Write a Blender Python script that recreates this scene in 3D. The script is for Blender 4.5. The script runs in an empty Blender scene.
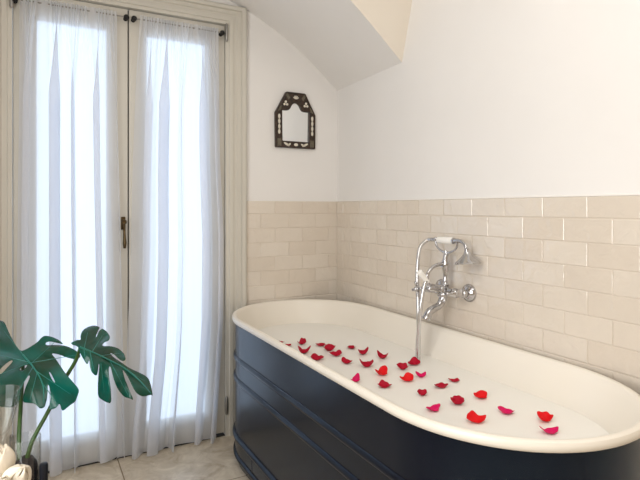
import bpy, bmesh, math, random
from mathutils import Vector, Matrix, noise
from mathutils.geometry import delaunay_2d_cdt
PI = math.pi
scn = bpy.context.scene
COL = scn.collection
random.seed(4)

# ------------------------------------------------------------------ camera
TH = math.atan(286/527.)
CAM = Vector((2.562, -1.5, 1.145))
FW = Vector((-math.cos(TH), math.sin(TH), 0)); RT = Vector((math.sin(TH), math.cos(TH), 0))
cd = bpy.data.cameras.new('camera'); cam = bpy.data.objects.new('camera', cd); COL.objects.link(cam)
cam.location = CAM
cam.rotation_euler = FW.to_track_quat('-Z', 'Y').to_euler()
cd.sensor_width = 36; cd.lens = 36*527/640.; cd.shift_y = -32/640.; cd.clip_start = .05
scn.camera = cam
def ray(px, py): return FW + RT*((px-320)/527.) + Vector((0, 0, (208-py)/527.))
def on(px, py, n, d):                     # where the sight line meets the plane n.p = d
    r = ray(px, py); n = Vector(n); t = (d - n.dot(CAM))/n.dot(r); return CAM + r*t
def deep(px, py, z): return CAM + ray(px, py)*z

# ------------------------------------------------------------------ materials
def mat(name, color=(.8,.8,.8), rough=.5, metal=0., spec=.5, coat=0., **kw):
    m = bpy.data.materials.new(name); m.use_nodes = True
    b = m.node_tree.nodes['Principled BSDF']
    b.inputs['Base Color'].default_value = (*color, 1); b.inputs['Roughness'].default_value = rough
    b.inputs['Metallic'].default_value = metal; b.inputs['Specular IOR Level'].default_value = spec
    b.inputs['Coat Weight'].default_value = coat
    for k, v in kw.items(): b.inputs[k.replace('_', ' ')].default_value = v
    return m
def nd(m, t, **kw):
    n = m.node_tree.nodes.new(t)
    for k, v in kw.items():
        if k in n.inputs: n.inputs[k].default_value = v
        else: setattr(n, k, v)
    return n
def noisy(m, scale, c1, c2, detail=4, lo=.35, hi=.65, bump=0, bscale=None, bdist=.002, dist=0.):
    L = m.node_tree.links; b = m.node_tree.nodes['Principled BSDF']
    tc = nd(m, 'ShaderNodeTexCoord')
    n = nd(m, 'ShaderNodeTexNoise', Scale=scale, Detail=detail, Distortion=dist); L.new(tc.outputs['Object'], n.inputs['Vector'])
    r = nd(m, 'ShaderNodeValToRGB'); r.color_ramp.elements[0].position = lo; r.color_ramp.elements[1].position = hi
    r.color_ramp.elements[0].color = (*c1, 1); r.color_ramp.elements[1].color = (*c2, 1)
    L.new(n.outputs['Fac'], r.inputs['Fac']); L.new(r.outputs['Color'], b.inputs['Base Color'])
    if bump:
        n2 = nd(m, 'ShaderNodeTexNoise', Scale=bscale or scale, Detail=3.); L.new(tc.outputs['Object'], n2.inputs['Vector'])
        bp = nd(m, 'ShaderNodeBump', Strength=bump, Distance=bdist); L.new(n2.outputs['Fac'], bp.inputs['Height'])
        L.new(bp.outputs['Normal'], b.inputs['Normal'])
    return m
M = {}
M['paint'] = noisy(mat('white wall paint', rough=.75), 3, (.80,.78,.755), (.82,.80,.775), bump=.12, bscale=40, bdist=.001)
M['cream_paint'] = noisy(mat('cream wall paint', rough=.75), 3, (.78,.715,.62), (.80,.735,.64), bump=.12, bscale=40, bdist=.001)
M['beige_paint'] = noisy(mat('warm beige wall paint', rough=.8), 3, (.50,.42,.33), (.54,.46,.37))
M['grout'] = mat('pale grout', (.66,.58,.49), .85)
M['wood'] = noisy(mat('ivory gloss door paint', rough=.4), 4, (.60,.57,.50), (.62,.59,.52))
M['enamel'] = mat('cream enamel', (.84,.785,.69), .30)
M['navy'] = noisy(mat('dark navy painted sheet', rough=.22, spec=.42, Specular_Tint=(.42,.74,1.,1)), 6, (.005,.005,.011), (.007,.007,.014), bump=.06, bscale=14, bdist=.004)  # blue specular tint stands in for the bluish window reflection on the tub
M['milk'] = mat('milky bath water', (.90,.88,.825), .2)
M['chrome'] = mat('polished chrome', (.55,.55,.565), .07, 1.)
M['hose'] = mat('braided chrome hose', (.68,.68,.69), .25, 1.)
M['porcelain'] = mat('white porcelain', (.88,.86,.82), .15, coat=.4)
M['iron'] = mat('black iron', (.012,.011,.01), .45, .3)
M['bronze'] = noisy(mat('aged bronze', rough=.4, metal=.8), 40, (.07,.045,.02), (.14,.10,.05))
M['steel'] = mat('dull steel', (.35,.34,.32), .4, 1.)
M['gasket'] = mat('dark door seal', (.03,.028,.025), .7)
M['darkwood'] = noisy(mat('dark carved wood', rough=.4), 60, (.013,.007,.004), (.05,.024,.012), bump=.3, bscale=90, bdist=.002)
M['olivewood'] = noisy(mat('olive brown inlay wood', rough=.4), 50, (.09,.075,.05), (.14,.12,.08))
M['pearl'] = mat('mother of pearl', (.72,.67,.56), .25, coat=.5)
M['mirror'] = mat('mirror silvering', (.86,.87,.87), .03, 1.)
M['stem'] = noisy(mat('green stem', rough=.4), 30, (.02,.06,.012), (.045,.10,.02))
M['black'] = mat('black glaze', (.004,.004,.006), .3, spec=.3)
M['blackcap'] = mat('black cap', (.010,.012,.018), .35, spec=.3)
M['gravel'] = noisy(mat('black gravel', rough=.5, spec=.2), 90, (.003,.003,.006), (.012,.012,.018), bump=.6, bscale=160, bdist=.004)
M['vein'] = mat('pale leaf vein', (.015,.16,.12), .4)
M['tabletop'] = noisy(mat('oak table', rough=.5), 12, (.25,.15,.08), (.33,.21,.12))
M['stone'] = noisy(mat('balcony stone', rough=.8), 8, (.55,.55,.56), (.63,.63,.64))
def petal_mat(name, c):
    m = mat(name, c, .5, spec=.2); b = m.node_tree.nodes['Principled BSDF']
    b.inputs['Subsurface Weight'].default_value = .0
    
    return m
M['crimson'] = petal_mat('crimson petal', (.42,.001,.022))
M['red'] = petal_mat('scarlet petal', (.72,.006,.010))
M['magenta'] = petal_mat('magenta petal', (.66,.003,.11))
# cream blossom with light passing through
def thin_mat(name, c, rough, tl, ctl):
    m = mat(name, c, rough); L = m.node_tree.links
    b = m.node_tree.nodes['Principled BSDF']; out = m.node_tree.nodes['Material Output']
    t = nd(m, 'ShaderNodeBsdfTranslucent'); t.inputs['Color'].default_value = (*ctl, 1)
    mx = nd(m, 'ShaderNodeMixShader'); mx.inputs[0].default_value = tl
    L.new(b.outputs[0], mx.inputs[1]); L.new(t.outputs[0], mx.inputs[2]); L.new(mx.outputs[0], out.inputs['Surface'])
    return m
M['blossom'] = thin_mat('cream blossom', (.88,.80,.67), .5, .25, (.9,.8,.62))
M['blossom_core'] = thin_mat('yellow blossom core', (.75,.58,.25), .5, .2, (.8,.6,.25))
def leaf_mat():
    m = thin_mat('monstera leaf', (.01,.1,.07), .24, .25, (.10,.22,.02)); L = m.node_tree.links
    b = m.node_tree.nodes['Principled BSDF']
    noisy(m, 9, (.003,.040,.022), (.001,.115,.088), lo=.36, hi=.62, bump=.05, bscale=22, bdist=.006)  # teal end of the mix puts the sky's sheen into the leaf colour
    b.inputs['Coat Weight'].default_value = .15; b.inputs['Coat Roughness'].default_value = .25
    return m
M['leaf'] = leaf_mat()
# tiles: every tile has its own slight tone, carried by a mesh attribute
def tile_mat():
    m = mat('handmade beige tile', rough=.13, spec=.8, coat=.5); L = m.node_tree.links; b = m.node_tree.nodes['Principled BSDF']
    a = nd(m, 'ShaderNodeAttribute', attribute_name='tone')
    r = nd(m, 'ShaderNodeValToRGB'); r.color_ramp.elements[0].color = (.70,.62,.525,1); r.color_ramp.elements[1].color = (.745,.675,.585,1)
    L.new(a.outputs['Fac'], r.inputs['Fac'])
    tc = nd(m, 'ShaderNodeTexCoord')
    n = nd(m, 'ShaderNodeTexNoise', Scale=26., Detail=2., Distortion=.6); L.new(tc.outputs['Object'], n.inputs['Vector'])
    n3 = nd(m, 'ShaderNodeTexNoise', Scale=9., Detail=3.); L.new(tc.outputs['Object'], n3.inputs['Vector'])
    mx = nd(m, 'ShaderNodeMix', data_type='RGBA', blend_type='MULTIPLY'); mx.inputs[0].default_value = .35
    r3 = nd(m, 'ShaderNodeValToRGB'); r3.color_ramp.elements[0].position = .3; r3.color_ramp.elements[1].position = .7
    r3.color_ramp.elements[0].color = (.90,.89,.88,1)
    L.new(n3.outputs['Fac'], r3.inputs['Fac']); L.new(r.outputs['Color'], mx.inputs[6]); L.new(r3.outputs['Color'], mx.inputs[7])
    L.new(mx.outputs[2], b.inputs['Base Color'])
    bp = nd(m, 'ShaderNodeBump', Strength=.5, Distance=.0065); L.new(n.outputs['Fac'], bp.inputs['Height']); L.new(bp.outputs['Normal'], b.inputs['Normal'])
    L.new(bp.outputs['Normal'], b.inputs['Coat Normal'])
    return m
M['tile'] = tile_mat()
def floor_mat():
    m = mat('beige stone floor', rough=.22); L = m.node_tree.links; b = m.node_tree.nodes['Principled BSDF']
    tc = nd(m, 'ShaderNodeTexCoord')
    n = nd(m, 'ShaderNodeTexNoise', Scale=9., Detail=9., Distortion=1.2, Roughness=.65); L.new(tc.outputs['Object'], n.inputs['Vector'])
    r = nd(m, 'ShaderNodeValToRGB'); r.color_ramp.elements[0].position = .32; r.color_ramp.elements[1].position = .68
    r.color_ramp.elements[0].color = (.50,.41,.30,1); r.color_ramp.elements[1].color = (.80,.71,.57,1)
    L.new(n.outputs['Fac'], r.inputs['Fac'])
    mp = nd(m, 'ShaderNodeMapping'); mp.inputs['Location'].default_value = (.17, 1.165, 0); L.new(tc.outputs['Object'], mp.inputs['Vector'])
    br = nd(m, 'ShaderNodeTexBrick', Scale=1.); br.offset = 0.; br.inputs['Brick Width'].default_value = .6; br.inputs['Row Height'].default_value = .6
    br.inputs['Mortar Size'].default_value = .0028; br.inputs['Mortar Smooth'].default_value = .2
    br.inputs['Color1'].default_value = (1,1,1,1); br.inputs['Color2'].default_value = (.93,.93,.93,1); br.inputs['Mortar'].default_value = (.45,.4,.34,1)
    L.new(mp.outputs['Vector'], br.inputs['Vector'])
    mx = nd(m, 'ShaderNodeMix', data_type='RGBA', blend_type='MULTIPLY'); mx.inputs[0].default_value = 1.
    L.new(r.outputs['Color'], mx.inputs[6]); L.new(br.outputs['Color'], mx.inputs[7]); L.new(mx.outputs[2], b.inputs['Base Color'])
    return m
M['floor'] = floor_mat()
def sheer_mat():
    m = bpy.data.materials.new('sheer white voile'); m.use_nodes = True; nt = m.node_tree; L = nt.links
    nt.nodes.remove(nt.nodes['Principled BSDF']); out = nt.nodes['Material Output']
    tr = nd(m, 'ShaderNodeBsdfTransparent'); tr.inputs['Color'].default_value = (.93,.96,1,1)
    tl = nd(m, 'ShaderNodeBsdfTranslucent'); tl.inputs['Color'].default_value = (.93,.94,.97,1)
    df = nd(m, 'ShaderNodeBsdfDiffuse'); df.inputs['Color'].default_value = (.90,.90,.92,1)
    a = nd(m, 'ShaderNodeMixShader'); a.inputs[0].default_value = .36
    L.new(tl.outputs[0], a.inputs[1]); L.new(df.outputs[0], a.inputs[2])
    # a fine weave opens and closes the cloth a little
    tc = nd(m, 'ShaderNodeTexCoord'); mp = nd(m, 'ShaderNodeMapping'); mp.inputs['Scale'].default_value = (12, 25, .5)
    n = nd(m, 'ShaderNodeTexNoise', Scale=1., Detail=2.)
    L.new(tc.outputs['Object'], mp.inputs['Vector']); L.new(mp.outputs['Vector'], n.inputs['Vector'])
    mr = nd(m, 'ShaderNodeMapRange'); mr.inputs['To Min'].default_value = .66; mr.inputs['To Max'].default_value = .80
    L.new(n.outputs['Fac'], mr.inputs['Value'])
    b = nd(m, 'ShaderNodeMixShader'); L.new(mr.outputs[0], b.inputs[0])
    L.new(tr.outputs[0], b.inputs[1]); L.new(a.outputs[0], b.inputs[2]); L.new(b.outputs[0], out.inputs['Surface'])
    return m
M['voile'] = sheer_mat()
def glass_mat(name, tint, fac_ior=1.45):
    m = bpy.data.materials.new(name); m.use_nodes = True; nt = m.node_tree; L = nt.links
    nt.nodes.remove(nt.nodes['Principled BSDF']); out = nt.nodes['Material Output']
    tr = nd(m, 'ShaderNodeBsdfTransparent'); tr.inputs['Color'].default_value = (*tint, 1)
    gl = nd(m, 'ShaderNodeBsdfGlossy'); gl.inputs['Roughness'].default_value = .02
    lw = nd(m, 'ShaderNodeLayerWeight'); lw.inputs['Blend'].default_value = .5
    pw = nd(m, 'ShaderNodeMath', operation='POWER'); L.new(lw.outputs['Facing'], pw.inputs[0]); pw.inputs[1].default_value = 2.4
    f = nd(m, 'ShaderNodeMapRange'); L.new(pw.outputs[0], f.inputs['Value']); f.inputs['To Min'].default_value = .04; f.inputs['To Max'].default_value = .04+.5*(fac_ior-1)
    mx = nd(m, 'ShaderNodeMixShader'); L.new(f.outputs[0], mx.inputs[0]); L.new(tr.outputs[0], mx.inputs[1]); L.new(gl.outputs[0], mx.inputs[2])
    L.new(mx.outputs[0], out.inputs['Surface']); return m
M['pane'] = glass_mat('window glass', (.97,.985,1.))
def clear_glass():
    m = mat('clear glass', (.97,.985,.98), .0); b = m.node_tree.nodes['Principled BSDF']
    b.inputs['Transmission Weight'].default_value = 1.; b.inputs['IOR'].default_value = 1.45; return m
M['glass'] = glass_mat('clear glass', (.955,.97,.97), 2.3)

# ------------------------------------------------------------------ object helpers
def obj(name, bm, m, parent=None, smooth=True, recalc=True):
    me = bpy.data.meshes.new(name)
    if recalc: bmesh.ops.recalc_face_normals(bm, faces=bm.faces)
    bm.to_mesh(me); bm.free()
    for mm in (m if isinstance(m, list) else [m]): me.materials.append(mm)
    if smooth:
        me.polygons.foreach_set('use_smooth', [True]*len(me.polygons))
        me.set_sharp_from_angle(angle=math.radians(40))
    o = bpy.data.objects.new(name, me); COL.objects.link(o)
    if parent:
        o.parent = parent
        bpy.context.view_layer.update()
        o.matrix_parent_inverse = parent.matrix_world.inverted()
    return o
def thing(name, label, cat, loc=(0,0,0), group=None):
    o = bpy.data.objects.new(name, None); COL.objects.link(o); o.location = loc; o.empty_display_size = .05
    return tag(o, label, cat, group)
def tag(o, label, cat, group=None, kind=None):
    o['label'] = label; o['category'] = cat
    if group: o['group'] = group
    if kind: o['kind'] = kind
    return o
def struct(o):
    o['kind'] = 'structure'; return o
def box(bm, lo, hi, bev=0.):
    r = bmesh.ops.create_cube(bm, size=1.)
    lo = Vector(lo); hi = Vector(hi); s = hi-lo
    for v in r['verts']: v.co = Vector(((v.co.x+.5)*s.x+lo.x, (v.co.y+.5)*s.y+lo.y, (v.co.z+.5)*s.z+lo.z))
    if bev:
        es = list({e for v in r['verts'] for e in v.link_edges})
        bmesh.ops.bevel(bm, geom=es, offset=bev, segments=2, affect='EDGES', profile=.6)
    return bm
def rings(bm, rs, cap0=False, cap1=False, closed=True):
    vs = [[bm.verts.new(p) for p in r] for r in rs]
    for a, b in zip(vs, vs[1:]):
        n = len(a)
        for i in range(n if closed else n-1):
            j = (i+1) % n; bm.faces.new((a[i], a[j], b[j], b[i]))
    if cap0: bm.faces.new(vs[0])
    if cap1: bm.faces.new(vs[-1])
    return vs
def frame(d):
    d = d.normalized(); u = d.cross(Vector((0,0,1)))
    if u.length < 1e-3: u = Vector((1,0,0))
    u.normalize(); return u, d.cross(u).normalized()
def lathe(bm, o, d, prof, n=24, cap0=True, cap1=True):       # prof: (distance along d, radius)
    o = Vector(o); d = Vector(d).normalized(); u, w = frame(d)
    rs = [[o + d*t + (u*math.cos(2*PI*i/n) + w*math.sin(2*PI*i/n))*max(r, 1e-4) for i in range(n)] for t, r in prof]
    rings(bm, rs, cap0, cap1); return bm
def spline(pts, k=8):
    pts = [Vector(p) for p in pts]; P = [pts[0]*2-pts[1]] + pts + [pts[-1]*2-pts[-2]]; out = []
    for i in range(1, len(P)-2):
        a, b, c, d = P[i-1:i+3]
        for j in range(k):
            t = j/k
            out.append(.5*((2*b)+(c-a)*t+(2*a-5*b+4*c-d)*t*t+(3*b-a-3*c+d)*t**3))
    out.append(pts[-1]); return out
def tube(bm, pts, r, n=12, sm=8, caps=True):                  # r: number or list over the given points
    raw = [Vector(p) for p in pts]; P = spline(raw, sm) if sm else raw
    if not isinstance(r, (list, tuple)): rr = [r]*len(P)
    else:
        k = sm or 1; rr = []
        for i in range(len(P)):
            a = min(int(i//k), len(r)-2); f = (i - a*k)/k; rr.append(r[a]*(1-f)+r[a+1]*f)
    d = (P[1]-P[0]).normalized(); u, w = frame(d); rs = []
    for i, p in enumerate(P):
        t = (P[min(i+1, len(P)-1)]-P[max(i-1, 0)]).normalized()
        u = (u - t*u.dot(t)).normalized(); w = t.cross(u)
        rs.append([p + (u*math.cos(2*PI*j/n)+w*math.sin(2*PI*j/n))*rr[i] for j in range(n)])
    rings(bm, rs, caps, caps); return bm
def ball(bm, c, r, sc=(1,1,1), seg=16):
    q = bmesh.ops.create_uvsphere(bm, u_segments=seg, v_segments=seg//2+2, radius=r)
    for v in q['verts']: v.co = Vector((v.co.x*sc[0], v.co.y*sc[1], v.co.z*sc[2])) + Vector(c)
def prism(bm, pts, axis, t):                                  # closed outline pushed along axis by t
    a = [bm.verts.new(p) for p in pts]; b = [bm.verts.new(Vector(p)+Vector(axis)*t) for p in pts]
    n = len(a); bm.faces.new(a); bm.faces.new(b)
    for i in range(n): bm.faces.new((a[i], a[(i+1)%n], b[(i+1)%n], b[i]))
B = bmesh.new

# ------------------------------------------------------------------ room shell
XB, YL, ZC = 3.7, -2.24, 2.75
DY0, DY1, DZ = -1.584, -.652, 2.07            # door opening
struct(obj('floor', box(B(), (-.22, YL-.1, -.12), (XB, .1, 0)), M['floor'], smooth=False))
bm = B(); box(bm, (0, 0, 0), (XB+.1, .12, ZC)); wr = struct(obj('wall_right', bm, M['paint'], smooth=False))
bm = B(); box(bm, (-.2, YL, 0), (0, DY0, 2.6)); box(bm, (-.2, DY1, 0), (0, .12, 2.6)); box(bm, (-.2, DY0, DZ), (0, DY1, 2.6))
wd = struct(obj('wall_back', bm, M['paint'], smooth=False))
struct(obj('wall_left', box(B(), (-.2, YL-.12, 0), (XB+.1, YL, ZC)), M['beige_paint'], smooth=False))
struct(obj('wall_front', box(B(), (XB, YL, 0), (XB+.1, 0, ZC)), M['beige_paint'], smooth=False))
struct(obj('ceiling', box(B(), (.5, YL-.12, ZC), (XB+.1, .12, ZC+.1)), M['paint'], smooth=False))
# the vaulted niche over the door and the bulkhead above its front edge
half = [(0,1.806),(-.08,1.873),(-.18,1.955),(-.30,2.038),(-.40,2.095),(-.51,2.150),(-.58,2.176),(-.70,2.215),(-.88,2.255),(-1.12,2.275)]
prof = half + [(YL-y, h) for y, h in half[-2::-1]]
P = [Vector((0, y, h)) for y, h in prof]; P = spline(P, 6)
SL = .29
nrm = Vector((1, 0, -SL)); dd = .595 - SL*1.82
e = [on(402, 62.5, nrm, dd), on(382, 37.5, nrm, dd), on(368.5, 21, nrm, dd), on(354, 4, nrm, dd)]
E4 = sorted([(-q.y, q.z) for q in e])
def fh(y):                                                    # height of the front edge, mirrored about the crown
    d = min(-y, y-YL)
    base = 0
    for (a0, h0), (a1, h1) in zip(E4, E4[1:]):
        if d <= a1: return h0+(h1-h0)*max(0, d-a0)/(a1-a0) if d > a0 else h0
    (a0, h0), (a1, h1) = E4[-2:]
    sl = (h1-h0)/(a1-a0); q = d-a1; W = -YL/2-a1
    return h1 + sl*(q - q*q/(2*W))
def front(p):
    h = fh(p.y); return Vector((.595 + SL*(h-1.82), p.y, h))
bm = B()
fr = [front(p) for p in P]
nx = 8
cols = [[a.lerp(b, i/nx) for a, b in zip(P, fr)] for i in range(nx+1)]
cols += [[f + Vector((-.03, 0, .05)) for f in fr], [f + Vector((0, 0, .05)) for f in P]]
top = [Vector((0, p.y, 2.6)) for p in P]
rings(bm, cols, closed=False)
v = struct(obj('ceiling_vault', bm, M['paint'], recalc=False))
v.name = 'ceiling_vault'
bm = B()
up = [Vector((.595+SL*(ZC-1.82), p.y, ZC)) for p in fr]
rings(bm, [fr, up, [f - Vector((.03,0,0)) for f in up], [f - Vector((.03,0,-.03)) for f in fr]], closed=False)
bk = struct(obj('wall_bulkhead', bm, M['cream_paint'], smooth=False, recalc=False))

# tile dado: each tile a slightly cushioned block, one mesh per wall
def tiles(name, parent, origin, ax, nrm_, x_lo, x_hi, joint, flip=1):
    bm = B(); tone = []
    rows = [(1.1808, 1.1138)] + [(1.1128-.0745*k, 1.1128-.0745*(k+1)+.0) for k in range(15)]
    pw = .1617; g = .0011
    for k, (zt, zb) in enumerate(rows):
        zb = max(zb, 0.0)
        if zt <= .003: continue
        off = joint + (pw/2 if k % 2 else 0)
        n0 = math.floor((x_lo-off)/pw)-1
        x = off + n0*pw
        while x < x_hi:
            a, b = max(x+g, x_lo), min(x+pw-g, x_hi)
            if b-a > .006:
                tv = random.random(); nf = len(bm.faces)
                nu, nv = 4, 3; grid = []
                t1, t2 = random.uniform(-.0006, .0006), random.uniform(-.0005, .0005)
                for j in range(nv+1):
                    row = []
                    for i in range(nu+1):
                        u = i/nu; w = j/nv
                        # ease the outer row in for a cushioned edge
                        uu = {0: 0, 1: .014, nu-1: .986, nu: 1}.get(i, u); ww = {0: 0, 1: .03, nv-1: .97, nv: 1}.get(j, w)
                        edge = i in (0, nu) or j in (0, nv)
                        d = .0064 if not edge else .0053
                        d += t1*(u-.5)*2 + t2*(w-.5)*2
                        p = Vector(origin) + Vector(ax)*(a+(b-a)*uu) + Vector((0,0,1))*(zb+g+(zt-zb-2*g)*ww) + Vector(nrm_)*d
                        row.append(bm.verts.new(p))
                    grid.append(row)
                for j in range(nv):
                    for i in range(nu):
                        q = (grid[j][i], grid[j][i+1], grid[j+1][i+1], grid[j+1][i])
                        bm.faces.new(q if flip > 0 else q[::-1])
                rim = [grid[0][i] for i in range(nu+1)] + [grid[j][nu] for j in range(1, nv+1)] + [grid[nv][i] for i in range(nu-1, -1, -1)] + [grid[j][0] for j in range(nv-1, 0, -1)]
                base = [bm.verts.new(r.co - Vector(nrm_)*.005) for r in rim]
                m_ = len(rim)
                for i in range(m_):
                    q = (rim[i], base[i], base[(i+1)%m_], rim[(i+1)%m_]); bm.faces.new(q if flip > 0 else q[::-1])
                tone += [tv]*(len(bm.faces)-nf)
            x += pw
    o = obj(name, bm, M['tile'], parent, recalc=False); o.data.set_sharp_from_angle(angle=math.radians(6))
    at = o.data.attributes.new('tone', 'FLOAT', 'FACE'); at.data.foreach_set('value', tone)
    return o
tiles('wall_tiles', wr, (0,0,0), (1,0,0), (0,-1,0), 0.008, 3.65, 1.531, 1)
tiles('wall_tiles', wd, (0,0,0), (0,1,0), (1,0,0), -.549, -.0015, -.06, 1)
obj('tile_grout', box(B(), (0, -.0042, 0), (XB, 0, 1.181)), M['grout'], wr, smooth=False)
obj('tile_grout', box(B(), (0, -.549, 0), (.0042, 0, 1.181)), M['grout'], wd, smooth=False)
M['caulk'] = mat('white caulk', (.85,.82,.78), .4)
obj('caulk_line', box(B(), (0, -.007, 1.1805), (XB, 0, 1.1865), .0015), M['caulk'], wr, smooth=False)

# architrave with stepped mouldings (front profile: distance out from opening -> projection)
ap = [(-.004,0),(-.004,.018),(.012,.018),(.016,.024),(.034,.024),(.038,.016),(.052,.016),(.058,.022),(.074,.022),(.078,.034),(.094,.036),(.102,.03),(.103,0)]
bm = B(); rs = []
for w, t in ap:
    rs.append([Vector((t, DY0-w, 0)), Vector((t, DY0-w, DZ+w*.9)), Vector((t, DY1+w, DZ+w*.9)), Vector((t, DY1+w, 0))])
rings(bm, rs, closed=False)
struct(obj('trim_1', bm, M['wood'])).data.set_sharp_from_angle(angle=math.radians(25))
bm = B()                                                      # lining inside the opening
box(bm, (-.2, DY0-.002, 0), (-.0, DY0+.004, DZ)); box(bm, (-.2, DY1-.004, 0), (0, DY1+.002, DZ)); box(bm, (-.2, DY0, DZ-.004), (0, DY1, DZ+.002))
struct(obj('trim_2', bm, M['wood'], smooth=False))
struct(obj('trim_3', box(B(), (-.12, DY0, 0), (.006, DY1, .006)), M['gasket'], smooth=False))   # threshold

# ------------------------------------------------------------------ door leaves
def leaf_door(name, y0, y1, g0, g1):
    zb, zt, gb, gt = .016, 2.062, .12, 1.966
    bm = B()
    for lo, hi in (((-.045, y0, zb), (0, g0, zt)), ((-.045, g1, zb), (0, y1, zt)), ((-.045, g0, zb), (0, g1, gb)), ((-.045, g0, gt), (0, g1, zt))):
        box(bm, lo, hi, .002)
    d = struct(obj(name, bm, M['wood']))
    bm = B(); b = .014                                        # glazing bead
    for lo, hi in (((-.02, g0, gb), (.004, g0+b, gt)), ((-.02, g1-b, gb), (.004, g1, gt)), ((-.02, g0, gb), (.004, g1, gb+b)), ((-.02, g0, gt-b), (.004, g1, gt))):
        box(bm, lo, hi, .003)
    obj('glazing_bead', bm, M['wood'], d)
    obj('window_pane', box(B(), (-.028, g0, gb), (-.022, g1, gt)), M['pane'], d, smooth=False)
    return d
dl = leaf_door('door_1', DY0+.006, -1.120, -1.504, -1.198)
dr = leaf_door('door_2', -1.114, DY1-.006, -1.050, -.742)
obj('meeting_seal', box(B(), (-.04, -1.1205, .016), (-.012, -1.1135, 2.06)), M['gasket'], dl, smooth=False)
for d, y in ((dl, DY0+.002), (dr, DY1-.002)):
    for h0 in (1.985, .12):
        bm = B(); lathe(bm, (.024, y, h0), (0,0,1), [(-.008,.003),(-.004,.006),(0,.0075),(.075,.0075),(.079,.006),(.083,.003)], 16)
        obj('hinge', bm, M['steel'], d)
# espagnolette handle on the left leaf
bm = B(); box(bm, (.0, -1.150, 1.045), (.010, -1.130, 1.105), .004); hd = obj('handle', bm, M['bronze'], dl)
bm = B(); lathe(bm, (.008,-1.140,1.082), (1,0,0), [(0,.009),(.018,.009),(.026,.012),(.032,.009)], 16)
tube(bm, [(.030,-1.140,1.088),(.033,-1.140,1.06),(.036,-1.139,1.02),(.036,-1.138,.985),(.034,-1.138,.962)], [.007,.0055,.006,.009,.006], 12)
obj('lever', bm, M['bronze'], hd)

# ------------------------------------------------------------------ balcony outside
struct(obj('balcony_floor', box(B(), (-.42, -2.3, -.15), (-.2, .1, -.02)), M['stone'], smooth=False))
# ------------------------------------------------------------------ curtains on rods
def rod(y0, y1, label):
    t = thing('curtain_rod', label, 'curtain rod', (.03, (y0+y1)/2, 2.015), 'slim curtain rods on the door leaves')
    bm = B(); lathe(bm, (.03, y0, 2.015), (0,1,0), [(0,.0032),(y1-y0,.0032)], 12); obj('rod', bm, M['steel'], t)
    for y in (y0, y1):
        bm = B(); ball(bm, (.03, y, 2.015), .0125)
        obj('finial', bm, M['iron'], t)
        bm = B(); lathe(bm, (.0, y, 2.015), (1,0,0), [(0,.010),(.003,.010),(.004,.005),(.028,.004)], 12); obj('bracket', bm, M['iron'], t)
rod(-1.570, -1.130, 'black curtain rod with ball finials on the left door leaf')
rod(-1.096, -.678, 'black curtain rod with ball finials on the right door leaf')
def curtain(label, top, edgeL, edgeR, hem, seed, folds, header):
    # edges: lists of (height, y); hem(u) gives the height of the bottom
    rnd = random.Random(seed)
    ph = [rnd.uniform(0, 6.28) for _ in range(8)]
    def ev(lst, h):
        for (h0, y0), (h1, y1) in zip(lst, lst[1:]):
            if h <= h0 and h >= h1:
                f = (h0-h)/(h0-h1); f = f*f*(3-2*f) if False else f
                return y0+(y1-y0)*f
        return lst[-1][1] if h < lst[-1][0] else lst[0][1]
    nu, nv = 420, 90; rs = []
    for j in range(nv+1):
        s = j/nv; row = []
        for i in range(nu+1):
            u = i/nu
            hb = hem(u); h = 2.032 - (2.032-hb)*(s**1.15)
            d = 2.032-h
            yl, yr = ev(edgeL, h), ev(edgeR, h); wd_ = yr-yl
            uu = u + .040*math.sin(2*PI*1.7*u+ph[0]) + .016*math.sin(2*PI*4.1*u+ph[1])
            amt = min(1, d/.40)
            # fine gathers at the rod which merge into wide soft folds
            fine = math.sin(2*PI*27*uu+ph[2]+1.6*math.sin(9*u)) * .0050*(1-amt)
            big = (math.sin(2*PI*folds*uu+ph[3]+.25*math.sin(1.8*d)) + .45*math.sin(2*PI*folds*1.63*uu+ph[4]+.5*d)) * .021*(.10+.9*amt)*(1+.35*d/2)
            mid = math.sin(2*PI*folds*2.9*uu+ph[5]+.9*d)*.004*(1-.4*amt)
            x = .036 + fine + mid + big + .018*(d/2)**2
            lat = math.cos(2*PI*folds*uu+ph[3]+.25*math.sin(1.8*d)+.9) * .030*amt + math.cos(2*PI*folds*1.63*uu+ph[4])*.010*amt + math.cos(2*PI*27*uu+ph[2]+1.6*math.sin(9*u))*.0012*(1-amt)
            lat *= min(1, min(u, 1-u)*14)
            y = yl + wd_*u + lat
            if abs(d-.017) < .03: x = .036 + fine*1.2 + (x-.036-fine)*min(1, abs(d-.017)/.03)
            x = max(x, .0245+.006*(1+fine/.006))
            row.append(Vector((x, y, h)))
        rs.append(row)
    bm = B(); rings(bm, rs, closed=False)
    o = obj('sheer_curtain', bm, M['voile'], recalc=False)
    o.data.set_sharp_from_angle(angle=PI)
    return tag(o, label, 'curtain', 'sheer curtains on the door leaves')
curtain('sheer white curtain over the left door leaf, behind the plant', None,
        [(2.04,-1.553),(1.5,-1.556),(.9,-1.562),(0,-1.57)], [(2.04,-1.170),(1.6,-1.172),(1.0,-1.158),(.5,-1.150),(0,-1.142)],
        lambda u: .020+.004*math.sin(9*u), 3, 4.6, 0)
curtain('sheer white curtain over the right door leaf, next to the bathtub', None,
        [(2.04,-1.070),(1.7,-1.090),(1.3,-1.104),(.9,-1.112),(.45,-1.130),(.15,-1.165),(0,-1.175)], [(2.04,-.700),(1.4,-.690),(1.0,-.672),(.6,-.676),(.2,-.705),(0,-.72)],
        lambda u: .012+.006*math.sin(16*u+1)**2, 11, 4.9, 0)

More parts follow.
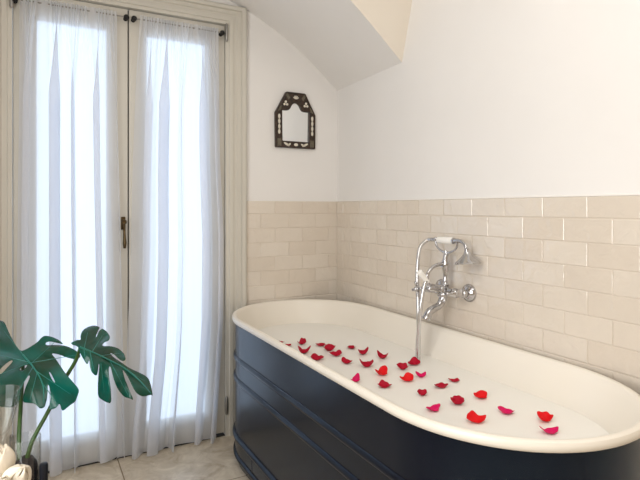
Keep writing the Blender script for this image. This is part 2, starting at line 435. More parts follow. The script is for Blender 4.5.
# ------------------------------------------------------------------ mirror with inlay on the door wall
MP = lambda px, py, x=.0: on(px, py, (1,0,0), x)
def flat(pts, x0, t):
    bm = B(); prism(bm, [Vector((x0, y, h)) for y, h in pts], (1,0,0), t); return bm
mr = thing('wall_mirror', 'small dark wooden mirror with pearl inlay hanging on the back wall', 'mirror', (0, -.266, 1.466))
yc = -.266
def sym(r): return [(yc+a, h) for a, h in r] + [(yc-a, h) for a, h in reversed(r)]
outer = [(.117,1.466),(.119,1.650),(.056,1.764)]
inner = [(.078,1.502),(.080,1.664),(.056,1.664),(.042,1.667),(.034,1.674),(.028,1.686),(.021,1.697),(.012,1.7045),(.004,1.707)]
# frame as a ring between both outlines
bm = B()
def loopv(pts, x): return [bm.verts.new((x, y, h)) for y, h in pts]
O = sym(outer); I = sym(inner)
def resamp(pts, n):
    L_ = [0]; m = len(pts)
    for i in range(m): a, b = pts[i], pts[(i+1)%m]; L_.append(L_[-1]+math.hypot(b[0]-a[0], b[1]-a[1]))
    out = []
    for k in range(n):
        s = L_[-1]*k/n
        i = max(j for j in range(m) if L_[j] <= s); f = (s-L_[i])/(L_[i+1]-L_[i]+1e-9)
        a, b = pts[i], pts[(i+1)%m]; out.append((a[0]+(b[0]-a[0])*f, a[1]+(b[1]-a[1])*f))
    return out
cy, ch = yc, 1.60
def ang(pts, n):                                              # radial resampling keeps both loops aligned
    out = []
    for k in range(n):
        a = 2*PI*k/n; dx, dz = math.cos(a), math.sin(a); best = None
        m = len(pts)
        for i in range(m):
            (x1, y1), (x2, y2) = pts[i], pts[(i+1)%m]; x1 -= cy; x2 -= cy; y1 -= ch; y2 -= ch
            den = dx*(y2-y1)-dz*(x2-x1)
            if abs(den) < 1e-12: continue
            t = (x1*(y2-y1)-y1*(x2-x1))/den; s = (x1*dz-y1*dx)/den
            if t > 0 and -1e-6 <= s <= 1+1e-6 and (best is None or t > best): best = t
        out.append((cy+dx*best, ch+dz*best))
    return out
N = 240; OA, IA = ang(O, N), ang(I, N)
def off(pts, d):
    return [(p[0]+(cy-p[0])*d/math.hypot(p[0]-cy, p[1]-ch), p[1]+(ch-p[1])*d/math.hypot(p[0]-cy, p[1]-ch)) for p in pts]
secs = [(OA, .001), (OA, .017), (off(OA,.002), .021), (off(OA,.006), .021), (off(OA,.008), .018), (off(IA,-.006), .018), (off(IA,-.004), .020), (off(IA,-.001), .019), (IA, .016), (IA, .006), (off(IA,-.02), .004)]
rings(bm, [[Vector((x, y, h)) for y, h in pts] for pts, x in secs])
obj('frame', bm, M['darkwood'], mr)
obj('mirror_glass', flat([p for p in off(IA, -.002)], .006, .003), M['mirror'], mr, smooth=False)
obj('back_board', flat([p for p in off(OA, .004)], .0005, .004), M['darkwood'], mr, smooth=False)
def inlay(pts, name='inlay', m='pearl'): obj(name, flat(pts, .0165, .0032), M[m], mr, smooth=False)
def oval(a, h, ra, rb, rot=0):
    return [(yc+a+math.cos(t)*ra*math.cos(rot)-math.sin(t)*rb*math.sin(rot), h+math.cos(t)*ra*math.sin(rot)+math.sin(t)*rb*math.cos(rot)) for t in [2*PI*k/12 for k in range(12)]]
for s in (-1, 1):
    for k in range(4):                                        # bead chain down each side
        inlay(oval(s*.098, 1.630-.027*k, .0065, .0125)); inlay(oval(s*.098, 1.6165-.027*k, .0022, .004)) if k < 3 else None
    for a_ in (90, 210, 330):                                 # trefoils in the upper corners
        r_ = math.radians(a_); inlay(oval(s*.060+.009*math.cos(r_), 1.700+.009*math.sin(r_), .0065, .0065))
    inlay(oval(s*.055, 1.484, .019, .006, s*.5)); inlay(oval(s*.040, 1.4835, .011, .005, -s*.5))
    inlay([(yc+s*q[0], q[1]) for q in ((.086,1.474),(.108,1.474),(.108,1.512),(.086,1.512))], 'corner_panel', 'olivewood')
    inlay([(yc+s*q[0], q[1]) for q in ((.034,1.733),(.050,1.757),(.060,1.747),(.044,1.722))], 'corner_panel', 'olivewood')
    inlay([(yc+s*q[0], q[1]) for q in ((.088,1.664),(.108,1.656),(.098,1.676),(.084,1.690))], 'corner_panel', 'olivewood')
inlay(oval(0, 1.484, .012, .008))
for rot in (-60, -30, 0, 30, 60):
    r_ = math.radians(rot+90); inlay(oval(.010*math.cos(r_), 1.727+.012*math.sin(r_), .010, .003, r_))

# ------------------------------------------------------------------ bathtub
TX0, TL, TYC, TB, TA, TH_ = .012, 1.870, -.375, .354, .389, .658
def stad(off_, h, n=160):
    out = []; b = TB-off_; a = TA-off_; L = TL-2*off_; x0 = TX0+off_
    k = n//2
    for s in (1, -1):
        ln = []
        for i in range(k):
            if s == 1: t = -PI/2+PI*i/(k-1)
            else: t = PI/2+PI*i/(k-1)
            c, sn = math.cos(t), math.sin(t); nn = 2/2.06
            ex = math.copysign(abs(c)**nn, c)*a if abs(c) > 1e-9 else 0; ey = math.copysign(abs(sn)**nn, sn)*b
            cx = x0+L-a if s == 1 else x0+a
            ln.append(Vector((cx+ex, TYC+ey, h)))
        out += ln
    return out
tub = thing('bathtub', 'long freestanding oval bathtub, cream inside and dark navy outside', 'bathtub', (.95, TYC, 0))
bm = B()
pf = [(.020,.634),(.008,.633),(.003,.636),(0,.643),(0,.650),(.003,.656),(.010,.659),(.018,.658),(.024,.652),(.029,.640),(.036,.62),(.052,.585),(.068,.55),(.084,.50),(.10,.44),(.125,.36),(.16,.31),(.21,.285),(.27,.278)]
rings(bm, [stad(o, h) for o, h in pf], cap1=True)
obj('basin', bm, M['enamel'], tub)
def bead(h, r=.0125, out=.0085): return [(-out*math.sin(math.pi*k/6), h+r*math.cos(math.pi*k/6)) for k in range(7)]
pf = [(0,.645)] + bead(.4775) + bead(.3845) + [(0,.150)] + bead(.1305, .0125, .012) + [(-.001,.10)] + bead(.0475, .011, .009) + [(.003,.032),(.010,.004),(.014,.0)]
BO = .0145
bm = B(); rings(bm, [stad(BO+o, h) for o, h in pf], cap1=False)
obj('outer_panel', bm, M['navy'], tub)
# lapped sheet seams on the long side
for x, (h0, h1) in ((.52, (.02, .112)), (1.15, (.02, .112))):
    yb = TYC-TB+BO
    obj('sheet_seam', box(B(), (x, yb-.0015, h0+.02), (x+.012, yb+.002, h1), .0006), M['navy'], tub)
WH = .545
bm = B(); rings(bm, [stad(.0694, WH-.02), stad(.0690, WH-.003), stad(.0715, WH), stad(.2, WH)], cap0=True, cap1=True)
tag(obj('milky_bath_water', bm, M['milk']), 'milky white bath water filling the tub beneath the petals', 'water', kind='stuff')

# ------------------------------------------------------------------ rose petals on the water
pet = [ # px, py, width px, colour, shape, label
 (281,341.6,6,'crimson','s','tiny dark red petal tip at the left end, peeking over the tub rim'),
 (287.3,344.8,8,'crimson','s','flat crimson petal at the near rim, second from the left end'),
 (302,343,9,'crimson','c','small rounded crimson petal, farthest petal at the left end of the bath'),
 (304.3,352,11,'crimson','v','notched crimson petal directly below the small rounded one at the left'),
 (317,358.6,12,'crimson','o','broad oval crimson petal near the rim, nearest it in the left third'),
 (321,344.6,10,'crimson','s','thin dark red wedge petal in the back row, left part of the bath'),
 (329.3,349.3,11,'crimson','c','narrow dark crimson petal between the thin wedge and the square petal'),
 (336.2,354.4,11,'crimson','o','blocky dark crimson petal, third down the diagonal row of three'),
 (346.6,362.1,10,'crimson','o','small dark crimson petal at the end of the diagonal row, left part'),
 (351.4,347.2,9,'crimson','s','little dark red petal farthest back, left of the cupped petals'),
 (363,353.1,10,'crimson','v','cupped crimson petal with two upturned corners in the back row'),
 (366.8,365.4,12,'crimson','v','smile-shaped crimson petal above the magenta one at the rim'),
 (382.6,357,10,'crimson','v','slim curved crimson petal alone in the back, left of the hose'),
 (355.6,380.2,9,'magenta','p','magenta pointed petal right beside the near tub rim'),
 (381.6,373.6,13,'red','v','bright scarlet cupped petal in the middle left of the bath'),
 (384.4,385.8,12,'crimson','o','dark red rounded petal directly below the bright scarlet cupped one'),
 (402.8,368,11,'crimson','c','dark crimson folded petal just left of the one by the hose'),
 (413.8,363.3,12,'crimson','o','largest dark crimson petal right at the foot of the shower hose'),
 (407.2,379.6,12,'red','p','bright scarlet triangular petal below the two by the hose'),
 (421,375.8,9,'magenta','c','small pink petal just right of the scarlet triangular petal'),
 (422.4,393.8,10,'crimson','v','curled red petal between the small pink one and the magenta one'),
 (433.4,409,16,'magenta','b','long magenta petal lying near the front rim, middle of the bath'),
 (440.8,386,13,'crimson','s','flat elongated crimson petal in the centre of the bath'),
 (454.2,380,10,'crimson','s','small crimson petal farthest back right of the hose'),
 (457.5,402.6,14,'crimson','v','dark red smile-shaped petal with upturned tips right of centre'),
 (481,396.4,13,'red','o','bright scarlet oval petal left of the magenta teardrop'),
 (475.2,420.6,16,'red','p','large bright scarlet petal with a pointed end near the front rim'),
 (506.4,411.6,15,'magenta','t','magenta teardrop petal in the right part, between scarlet petals'),
 (544.6,419.4,15,'red','v','bright scarlet petal with raised corners, second from the right end'),
 (550,431.4,16,'magenta','t','magenta teardrop petal nearest the right end of the tub'),
]
def petal(px, py, wpx, colr, shp, label, seed):
    rnd = random.Random(seed)
    c = on(px, py+1.2, (0,0,1), WH); z = (c-CAM).dot(FW); hw = wpx*z/527/2
    asp = {'s': .95, 'c': .95, 'v': 1.0, 'o': 1.0, 'p': 1.05, 'b': .7, 't': .9}[shp]
    cup = {'s': .30, 'c': .42, 'v': .34, 'o': .26, 'p': .30, 'b': .34, 't': .30}[shp]
    rot = rnd.uniform(-.55, .55); bm = B(); nr, nt = 7, 28; G = []
    for i in range(1, nr+1):
        r = i/nr; ring = []
        for k in range(nt):
            a = 2*PI*k/nt; x, y = math.cos(a)*r, math.sin(a)*r
            ko = 1+.11*math.sin(2*a+seed*1.7)+.09*math.sin(3*a+seed*2.9)+.05*math.sin(5*a+seed); x *= ko; y *= ko; X, Y = x*1.04, y*asp
            if shp in 'pt': X *= 1.06; Y *= (1-.55*max(0, (x if shp == 't' else -x))**1.5)
            if shp in 'vc': Y -= .12*max(0, y)*math.exp(-(x/.28)**2)
            Z = cup*(X*X*1.2 + Y*Y*.9)*(1 if shp != 's' else .8)
            if shp == 'v': Z += .55*max(0, abs(X)-.45)**1.3 + .25*max(0, y)*r
            if shp in 'co': Z += .40*max(0, y)**2 * r
            if shp == 'p': Z += .55*max(0, y)**2
            Z += .05*math.sin(3*a+seed)*r*r + .03*math.sin(7*a+seed*2)*r**3
            co, si = math.cos(rot), math.sin(rot)
            p = RT*((X*co-Y*si)*hw) + FW*((X*si+Y*co)*hw) + Vector((0,0,Z*hw*1.25))
            ring.append(p)
        G.append(ring)
    mz = min(min(p.z for p in r) for r in G+[[Vector((0,0,0))]])
    vs = [[bm.verts.new(c + p - Vector((0,0,mz-.0004))) for p in r] for r in G]
    o0 = bm.verts.new(c - Vector((0,0,mz-.0004)))
    for k in range(nt): bm.faces.new((o0, vs[0][k], vs[0][(k+1)%nt]))
    for a, b in zip(vs, vs[1:]):
        for k in range(nt): bm.faces.new((a[k], b[k], b[(k+1)%nt], a[(k+1)%nt]))
    o = obj('rose_petal', bm, M[colr]); md = o.modifiers.new('thickness', 'SOLIDIFY'); md.thickness = .0009; md.offset = 1
    tag(o, label, 'petal', 'rose petals floating on the bath water')
for i, p in enumerate(pet): petal(*p, i+1)

# ------------------------------------------------------------------ wall-mounted bath mixer with hand shower
FX = .957; BYB = -.072; BH = .818
fx = thing('bath_mixer', 'chrome wall mixer tap with cross handles above the back tub rim', 'tap', (FX, 0, BH))
bm = B()
for x in (.879, 1.035):
    bm2 = B(); lathe(bm2, (x, -.006, BH-.004), (0,-1,0), [(0,.035),(.004,.036),(.010,.034),(.017,.028),(.022,.018),(.024,.0135)], 32); obj('wall_flange', bm2, M['chrome'], fx)
    lathe(bm, (x, -.02, BH-.004), (0,-1,0), [(0,.0115),(.012,.0115),(.014,.017),(.028,.017),(.030,.0145),(.060,.0145)], 20)
# crossbar with collars and central boss
lathe(bm, (.862, BYB, BH), (1,0,0), [(0,.010),(.003,.017),(.028,.018),(.032,.013),(.050,.012),(.070,.017),(.080,.021),(.110,.021),(.120,.017),(.140,.012),(.158,.013),(.162,.018),(.187,.017),(.190,.010)], 24)
ball(bm, (FX, BYB, BH), .0235)
obj('body', bm, M['chrome'], fx)
for x in (.879, 1.035):                                       # cross handles facing the room
    bm = B(); lathe(bm, (x, BYB-.010, BH), (0,-1,0), [(0,.016),(.010,.017),(.014,.014),(.040,.008),(.050,.007),(.054,.011),(.066,.011),(.070,.006)], 20)
    hb = obj('handle_stem', bm, M['chrome'], fx)
    bm = B(); c = Vector((x, BYB-.070, BH))
    for a in range(4):
        t = PI/4*0 + a*PI/2 + .25; d = Vector((math.cos(t), 0, math.sin(t)))
        lathe(bm, c, d, [(.004,.0045),(.018,.0038),(.021,.006),(.026,.0065),(.030,.004),(.031,.001)], 12)
    ball(bm, c-Vector((0,.004,0)), .0095)
    obj('cross_handle', bm, M['chrome'], hb)
# diverter lever with a porcelain grip
bm = B(); lathe(bm, (FX, BYB-.015, BH+.004), (0,-1,.12), [(0,.015),(.02,.016),(.035,.012),(.055,.012),(.062,.009),(.066,.004)], 20)
tube(bm, [(FX, BYB-.058, BH+.010), (FX, BYB-.072, BH+.028), (FX, BYB-.080, BH+.040)], .005, 10)
dv = obj('diverter', bm, M['chrome'], fx)
a = Vector((FX, BYB-.078, BH+.038)); b = Vector((FX, BYB-.124, BH+.084))
bm = B(); lathe(bm, a, b-a, [(0,.008),(.004,.0105),(.012,.010),(.050,.0128),(.060,.012),(.064,.007)], 16)
obj('porcelain_grip', bm, M['porcelain'], dv)
# spout: swells and curls down towards the bath
bm = B(); tube(bm, [(FX, BYB+.002, BH-.010), (FX, BYB-.004, BH-.035), (FX, BYB-.022, BH-.058), (FX, BYB-.050, BH-.068), (FX, BYB-.072, BH-.080), (FX, BYB-.084, BH-.100)], [.019,.0165,.0145,.0145,.0155,.0180], 18)
lathe(bm, (FX, BYB-.083, BH-.096), (0,-.35,-1), [(0,.0165),(.003,.019),(.009,.019),(.012,.016)], 20)
obj('spout', bm, M['chrome'], fx)
# riser pillar, hose outlet and cradle
PY = -.058
bm = B(); lathe(bm, (FX, PY-.004, BH+.012), (0,.02,1), [(0,.015),(.012,.017),(.018,.012),(.040,.0085),(.055,.0095),(.075,.014),(.088,.018),(.098,.0175),(.110,.012),(.128,.010),(.136,.0065),(.146,.005)], 20)
obj('riser', bm, M['chrome'], fx)
bm = B(); tube(bm, [(FX, PY, BH+.102), (FX, PY-.030, BH+.104), (FX, PY-.062, BH+.098), (FX, PY-.088, BH+.078), (FX, PY-.100, BH+.050)], [.009,.0075,.007,.007,.008], 14)
lathe(bm, (FX, PY-.012, BH+.103), (0,-1,0), [(0,.010),(.012,.010)], 16)
lathe(bm, (FX, PY-.097, BH+.058), (0,-.33,-1), [(0,.008),(.003,.0095),(.018,.0095),(.020,.007)], 16)
obj('hose_outlet', bm, M['chrome'], fx)
HA = BH+.196                                                  # axis height of the hand shower
bm = B(); pts = []
for k in range(9):
    t = PI*(k/8); pts.append((FX-.064*math.cos(t)+.002, PY, HA+.004-.050*math.sin(t)**.8 if math.sin(t) > 0 else HA+.004))
tube(bm, pts, .0042, 10)
lathe(bm, (FX+.002, PY, BH+.134), (0,0,1), [(0,.009),(.008,.0105),(.014,.006),(.022,.005)], 16)
for s in (-1, 1): ball(bm, (FX+.002+s*.064, PY, HA+.006), .007)
obj('cradle', bm, M['chrome'], fx)
hs = thing('hand_shower', 'hand shower with white porcelain grip resting in the tap cradle', 'hand shower', (FX, PY, HA))
bm = B(); lathe(bm, (FX-.048, PY, HA+.002), (1,0,0), [(0,.009),(.003,.0125),(.02,.0135),(.06,.0145),(.085,.0135),(.090,.010)], 20); obj('porcelain_grip', bm, M['porcelain'], hs)
bm = B(); lathe(bm, (FX-.090, PY, HA+.001), (1,0,.02), [(0,.006),(.004,.0085),(.018,.0085),(.022,.0065),(.034,.007),(.040,.0105),(.046,.009)], 16); obj('hose_nut', bm, M['chrome'], hs)
bm = B(); tube(bm, [(FX+.038, PY, HA+.002), (FX+.062, PY, HA+.004), (FX+.088, PY, HA+.002), (FX+.108, PY, HA-.014), (FX+.115, PY, HA-.034)], [.010,.0075,.0065,.0065,.007], 14)
lathe(bm, (FX+.040, PY, HA+.002), (1,0,0), [(0,.0125),(.006,.0125),(.008,.009)], 16)
obj('neck', bm, M['chrome'], hs)
bm = B(); d = Vector((.10,0,-1)).normalized(); o_ = Vector((FX+.114, PY, HA-.020))
lathe(bm, o_, d, [(0,.007),(.004,.010),(.010,.009),(.022,.013),(.034,.023),(.045,.036),(.053,.046),(.058,.050),(.061,.049),(.061,.042),(.058,.040),(.058,.002)], 32)
obj('shower_head', bm, M['chrome'], hs)
# flexible hose: from the grip down into the water and back up to the outlet
bm = B(); tube(bm, [(FX-.088,PY,HA+.001),(FX-.108,PY-.006,HA-.004),(FX-.112,PY-.038,HA-.030),(FX-.100,PY-.060,HA-.080),(FX-.090,PY-.072,HA-.16),(FX-.078,PY-.078,BH-.04),(FX-.062,PY-.088,BH-.15),(FX-.045,PY-.100,BH-.235),(FX-.040,PY-.106,WH-.012)], .0080, 14, 10)
tube(bm, [(FX,PY-.103,BH+.040),(FX,PY-.116,BH+.005),(FX-.001,PY-.128,BH-.06),(FX-.008,PY-.130,BH-.14),(FX-.024,PY-.124,BH-.22),(FX-.032,PY-.116,WH-.012)], .0080, 14, 10)
tag(obj('shower_hose', bm, M['hose']), 'flexible chrome shower hose hanging in a loop into the bath water', 'hose')

# ------------------------------------------------------------------ side table with vase, plant, glass, bottle, flowers
TT = .45
st = thing('side_table', 'small round wooden side table at lower left carrying the vase', 'table', (1.36, -1.56, 0))
bm = B(); lathe(bm, (1.36,-1.56,TT-.025), (0,0,1), [(0,.20),(.004,.205),(.021,.205),(.025,.20)], 48); obj('table_top', bm, M['tabletop'], st)
for k in range(3):
    a = 2*PI*k/3+.5; bm = B(); tube(bm, [(1.36+.11*math.cos(a),-1.56+.11*math.sin(a),TT-.024),(1.36+.17*math.cos(a),-1.56+.17*math.sin(a),.0)], [.016,.011], 12, 1); obj('leg', bm, M['tabletop'], st)
VC = on(25.5, 436.5, (0,0,1), .668); VC.z = TT; VR = .0291
va = thing('glass_vase', 'clear glass cylinder vase holding two green leaf stems', 'vase', VC)
bm = B(); lathe(bm, VC, (0,0,1), [(.0006,VR-.004),(.0006,VR),(.2165,VR),(.218,VR-.001),(.2165,VR-.0022),(.012,VR-.0026),(.011,0)], 48, cap0=True, cap1=False); obj('vessel', bm, M['glass'], va)
bm = B(); lathe(bm, VC, (0,0,1), [(.013,.002),(.013,VR-.0034),(.146,VR-.0034),(.163,VR-.008),(.174,.014),(.180,.0)], 40)
gr = obj('black_gravel', bm, M['gravel'], va); gr['kind'] = 'stuff'; gr['label'] = 'black gravel filling inside the vase'
def leaf(label, outline, holes, depth, rib, veins, petiole, step=2.2):
    def inside(p, poly):
        c = False; n = len(poly)
        for i in range(n):
            (x1, y1), (x2, y2) = poly[i], poly[(i+1)%n]
            if (y1 > p[1]) != (y2 > p[1]) and p[0] < (x2-x1)*(p[1]-y1)/(y2-y1)+x1: c = not c
        return c
    def smooth(poly, it=2):
        for _ in range(it):
            q = []
            for i in range(len(poly)):
                a, b = poly[i], poly[(i+1)%len(poly)]
                q += [(a[0]*.78+b[0]*.22, a[1]*.78+b[1]*.22), (a[0]*.22+b[0]*.78, a[1]*.22+b[1]*.78)]
            poly = q
        return poly
    outline = smooth(outline); holes = [smooth(h) for h in holes]
    V = []; E_ = []
    for poly in [outline]+holes:
        s = len(V); V += [Vector(p) for p in poly]; E_ += [(s+i, s+(i+1)%len(poly)) for i in range(len(poly))]
    xs = [p[0] for p in outline]; ys = [p[1] for p in outline]
    y = min(ys); r = 0
    while y < max(ys):
        x = min(xs)+(r%2)*step/2
        while x < max(xs):
            if inside((x, y), outline) and not any(inside((x, y), h) for h in holes): V.append(Vector((x, y)))
            x += step
        y += step*.87; r += 1
    res = delaunay_2d_cdt(V, E_, [], 0, 1e-4)
    bm = B(); vs = [bm.verts.new(deep(v.x, v.y, depth(v.x, v.y))) for v in res[0]]
    for f in res[2]:
        c = ((res[0][f[0]].x+res[0][f[1]].x+res[0][f[2]].x)/3, (res[0][f[0]].y+res[0][f[1]].y+res[0][f[2]].y)/3)
        if inside(c, outline) and not any(inside(c, h) for h in holes): bm.faces.new([vs[i] for i in f])
    for v in [v for v in bm.verts if not v.link_faces]: bm.verts.remove(v)
    t = thing('monstera_leaf', label, 'leaf', petiole[-1], 'monstera leaves in the glass vase')
    o = obj('blade', bm, M['leaf'], t)
    o.data.set_sharp_from_angle(angle=PI)
    md = o.modifiers.new('thickness', 'SOLIDIFY'); md.thickness = .0009; md.offset = 0
    bm = B(); q = [(p[0], p[1]) for p in rib]
    tube(bm, [deep(x, y, depth(x, y)-.0012) for x, y in q], [.0020]+[.0016]*(len(q)-2)+[.0006], 8, 6)
    for v in veins:
        a, b = v; pts = [(a[0]+(b[0]-a[0])*k/5, a[1]+(b[1]-a[1])*k/5) for k in range(6)]
        tube(bm, [deep(x, y, depth(x, y)-.0003) for x, y in pts], [.0010,.0009,.0008,.0007,.0006,.0003], 6, 3)
    obj('veins', bm, M['vein'], t)
    bm = B(); tube(bm, petiole, [.0028]+[.0042]*(len(petiole)-2)+[.0048], 12); obj('stem', bm, M['stem'], t)
def d1(x, y):                                                 # the big leaf arches: top lies back, lobes hang down
    u = (x-30)/45; w = (y-355)/50
    sp = math.log(1+math.exp(w*6))/6; sn = math.log(1+math.exp(-w*6))/6
    so = math.log(1+math.exp((w-.5)*8))/8
    z = 1.255 - .21*sp + .17*so + .17*sn - .045*u*u + .02*u
    an = math.atan2(y-356, x-26); rr = math.hypot(x-26, y-356)/50
    return z + .009*math.sin(an*8)*min(1, rr)*rr
o1 = [(-8,320),(0,320.5),(4.4,322),(7,328),(10,335),(16.5,347),(21,351.5),(27,349),(38,342),(41,338),(45,335.5),(52.5,337),(59,340),(64,344.5),(58,343),(50,341.2),(45.5,342.5),(46,345.5),(56,345),(66,345.7),(75.5,350),(81.5,356),(76.6,359.5),(68,358),(58,354),(51,353),(55,357.7),(65.7,374),(74,383),(79.5,390),(77,397),(75.5,401.5),(69,406),(62,412),(60,402.6),(56,408),(51.5,409.5),(48.6,409),(51.2,397),(49.5,386),(47.6,384),(47.6,396),(45,407),(41.6,408.5),(39,408),(35,403.7),(29,403),(22.5,402.5),(24.5,390),(30.6,376),(28,375),(22,386),(20,402),(12,408),(0,407),(-12,400),(-20,375),(-18,345)]
h1 = [[(-2,372),(4,365),(12,359.5),(13,361.5),(7,368),(0,375.5)],[(19,369.5),(23,366),(27.5,364.5),(26.5,367),(22,371)],[(48.5,371.5),(50.5,372.5),(54.5,380),(55.5,383.5),(52,380)]]
s1 = [deep(24, 357, d1(24,357)+.006), deep(22.5, 374, 1.205), deep(21, 402, 1.165), VC+Vector((-.004,-.012,.205)), VC+Vector((.000,-.008,.150))]
leaf('large split monstera leaf at the left edge, above the glass vase', o1, h1, d1,
     [(23,355),(34,368),(43,385),(44,404)], [((28,361),(3,330)),((28,362),(-14,352)),((29,363),(-14,380)),((33,367),(12,402)),((37,373),(30,400)),((31,364),(58,339)),((30,363),(76,355)),((36,371),(72,395)),((41,381),(58,405))], s1)
def d2(x, y):
    # distance from the midrib line (80,346)-(150,392)
    ux, uy = .836, .549; s = (x-80)*ux+(y-346)*uy; n = -(x-80)*uy+(y-346)*ux
    z = 1.17 + .0006*s
    z += (.0036*(-n) if n < 0 else -.0012*n) + .00002*n*n
    return z + .009*math.sin(s*.26-abs(n)*.10)*min(1, abs(n)/18)
o2 = [(70.4,343),(76.7,340),(81,340),(80.4,336),(82,331),(86,327.8),(93.3,325.2),(100,327),(98.5,330),(95.4,337),(96.5,337),(99,331),(102,328.3),(107,331.7),(110.3,337),(109,340.5),(103.7,342.5),(101.7,346.3),(110,346),(118,348),(124.6,354),(126,360.5),(121,361),(114,354),(109.5,352.7),(113,357),(122,363),(128.7,368),(139,372.5),(147.5,377),(150.6,383.7),(153,396.5),(151.5,394.5),(143,396.9),(137,394),(132,386),(127.5,376),(124.2,371),(122.2,369.6),(124.5,378),(128.7,389),(134,400.5),(130,398.5),(124.6,397.3),(118,390),(113,377.5),(110.7,366.5),(109,366.5),(108.5,374),(111,390),(111.4,404),(104.8,401.5),(98,397),(97.7,386),(99.6,364),(98.5,364),(97,377),(91.3,372),(89.8,366),(89.3,359),(87.3,365.5),(82,356.7),(78.8,350.4),(78,346.3),(72.5,344.8)]
s2 = [deep(80, 347, d2(80,347)+.003), deep(76, 360, 1.19), deep(65, 379, 1.195), deep(49, 410, 1.15), VC+Vector((.003,.012,.205)), VC+Vector((.004,-.002,.150))]
leaf('smaller split monstera leaf to the right of the large one, in front of the curtain', o2, [], d2,
     [(80,347),(100,355.5),(124,368),(140,381),(151,393.5)], [((84,349),(88,330)),((92,352),(104,333)),((100,356),(121,353)),((84,349),(85,358)),((90,352),(94,371)),((100,356),(105,398)),((110,361),(128,395)),((124,368),(146,382))], s2, 2.0)

# wine glass at the left edge
GC = on(1.5, 392, (0,0,1), .800); GC.z = TT
wg = thing('wine_glass', 'clear stemmed wine glass cut off by the left edge of the photo', 'glass', GC)
g = [(0,.030),(.002,.030),(.006,.006),(.012,.0035),(.255,.0035),(.265,.007),(.275,.0130),(.290,.0195),(.305,.0240),(.325,.0280),(.349,.0299),(.3505,.0306),(.352,.0306),(.3532,.0298),(.3532,.0290),(.352,.0282),(.3505,.0282),(.349,.0286),(.325,.0266),(.306,.0226),(.291,.0182),(.277,.0116),(.269,.003)]
bm = B(); lathe(bm, GC, (0,0,1), [(t+.0006, r) for t, r in g], 48); obj('glass_body', bm, M['glass'], wg)

# slim black bottle right of the vase
q = on(43.6, 463.2, (0,0,1), .612); q.z = TT
bt = thing('black_bottle', 'slim black cylindrical bottle standing right of the glass vase', 'bottle', q)
bm = B(); lathe(bm, q, (0,0,1), [(.0006,.0075),(.001,.0082),(.120,.0082),(.122,.0078)], 24); obj('bottle_body', bm, M['black'], bt)
bm = B(); lathe(bm, q, (0,0,1), [(.1222,.0075),(.124,.0084),(.158,.0084),(.161,.0078),(.162,.0065)], 24); obj('cap', bm, M['blackcap'], bt)

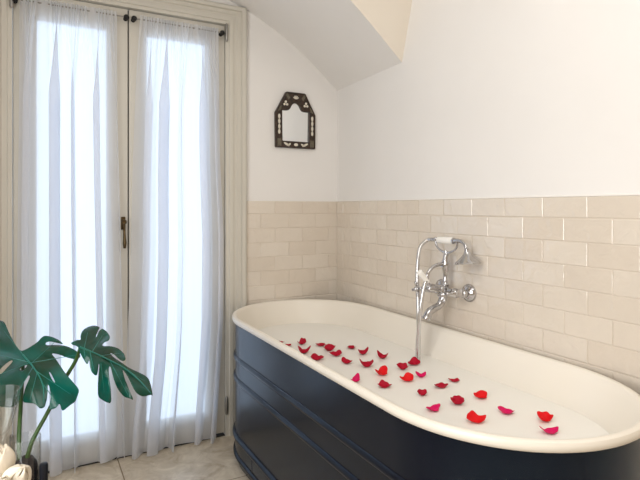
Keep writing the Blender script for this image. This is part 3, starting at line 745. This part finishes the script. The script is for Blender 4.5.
# cream flowers low at the left corner, in a small white pot
FC = deep(6, 500, .86); pc = Vector((FC.x, FC.y, TT))
pt = thing('flower_pot', 'small white ceramic pot of cream flowers beside the wine glass', 'pot', pc)
bm = B(); lathe(bm, pc, (0,0,1), [(.0006,.026),(.003,.030),(.08,.036),(.165,.034),(.168,.0325),(.165,.031),(.08,.033),(.01,.026),(.009,0)], 40, cap1=False); obj('pot_body', bm, M['porcelain'], pt)
def flower(label, c, axis, size, seed, n=7, open_=.3):
    rnd = random.Random(seed); axis = Vector(axis).normalized(); u, w = frame(axis)
    t = thing('cream_flower', label, 'flower', c, 'cream flowers at the lower left corner')
    for k in range(n):
        lay = 1-.055*k; ph = k*2.4+seed; R_ = size*.36*lay; L = size*(1-.03*(k//3)); bm = B(); G = []
        for i in range(13):
            s = i/12; row = []
            for j in range(13):
                q_ = j/6-1
                az = ph + q_*1.25*math.sin(PI*(.16+.80*s))**.6
                rr = R_*max(0, math.sin(PI*(.08+(.915-.3*open_)*s)))**.75 * (1+open_*.5*s*s) + .0012*math.sin(5*q_+k)*s
                h_ = L*(s - .06*q_*q_*s)
                row.append(Vector(c) + axis*h_ + (u*math.cos(az)+w*math.sin(az))*rr)
            G.append(row)
        rings(bm, G, closed=False); o = obj('petal', bm, M['blossom'], t); o.data.set_sharp_from_angle(angle=PI)
        md = o.modifiers.new('thickness', 'SOLIDIFY'); md.thickness = .0010
    bm = B(); ball(bm, Vector(c)+axis*size*.38, size*.16, (1,1,1.3)); obj('core', bm, M['blossom_core'], t)
    bm = B(); tube(bm, [Vector(c)+axis*.004, Vector(c)-axis*.02, pc+Vector((rnd.uniform(-.012,.012), rnd.uniform(-.012,.012), .02))], .0025, 8); obj('stem', bm, M['stem'], t)
flower('upright cream flower touching the left edge, below the wine glass', deep(-1, 482, .87), (0,.02,1), .062, 1)
c0 = deep(9, 488, .86); flower('cream flower leaning right in front of the glass vase', c0, deep(31, 459, .83)-c0, .062, 3, open_=.0)
flower('lowest cream flower with a yellow core at the bottom left corner', deep(4, 496, .82), (.05,-.02,1), .030, 6)

# ------------------------------------------------------------------ light
w = bpy.data.worlds.new('daylight'); scn.world = w; w.use_nodes = True
bg = w.node_tree.nodes['Background']; bg.inputs['Color'].default_value = (.73,.85,1.,1); bg.inputs['Strength'].default_value = 2.1
def area(name, loc, target, sx, sy, power, color, portal=False):
    l = bpy.data.lights.new(name, 'AREA'); l.shape = 'RECTANGLE'; l.size = sx; l.size_y = sy; l.energy = power; l.color = color
    o = bpy.data.objects.new(name, l); COL.objects.link(o); o.location = loc
    o.rotation_euler = (Vector(target)-Vector(loc)).to_track_quat('-Z', 'Y').to_euler()
    if portal: l.cycles.is_portal = True
    return o
area('door_daylight', (-.19, -1.12, 1.05), (1, -1.12, 1.05), .92, 2.0, 0, (1,1,1), portal=True)
area('ceiling_lamp', (2.3, -1.15, 2.70), (2.3, -1.15, 0), 1.3, 1.3, 14, (1., .95, .89))
area('left_fill_lamp', (2.2, -2.22, 1.45), (2.2, 0, 1.45), 1.4, 1.5, 39, (.99, 1., 1.))  # auxiliary lamp added at the left wall to brighten the room; no window there

vs_ = scn.view_settings; vs_.view_transform = 'Standard'; vs_.look = 'None'; vs_.gamma = 1; vs_.exposure = -.1
scn.display_settings.display_device = 'sRGB'
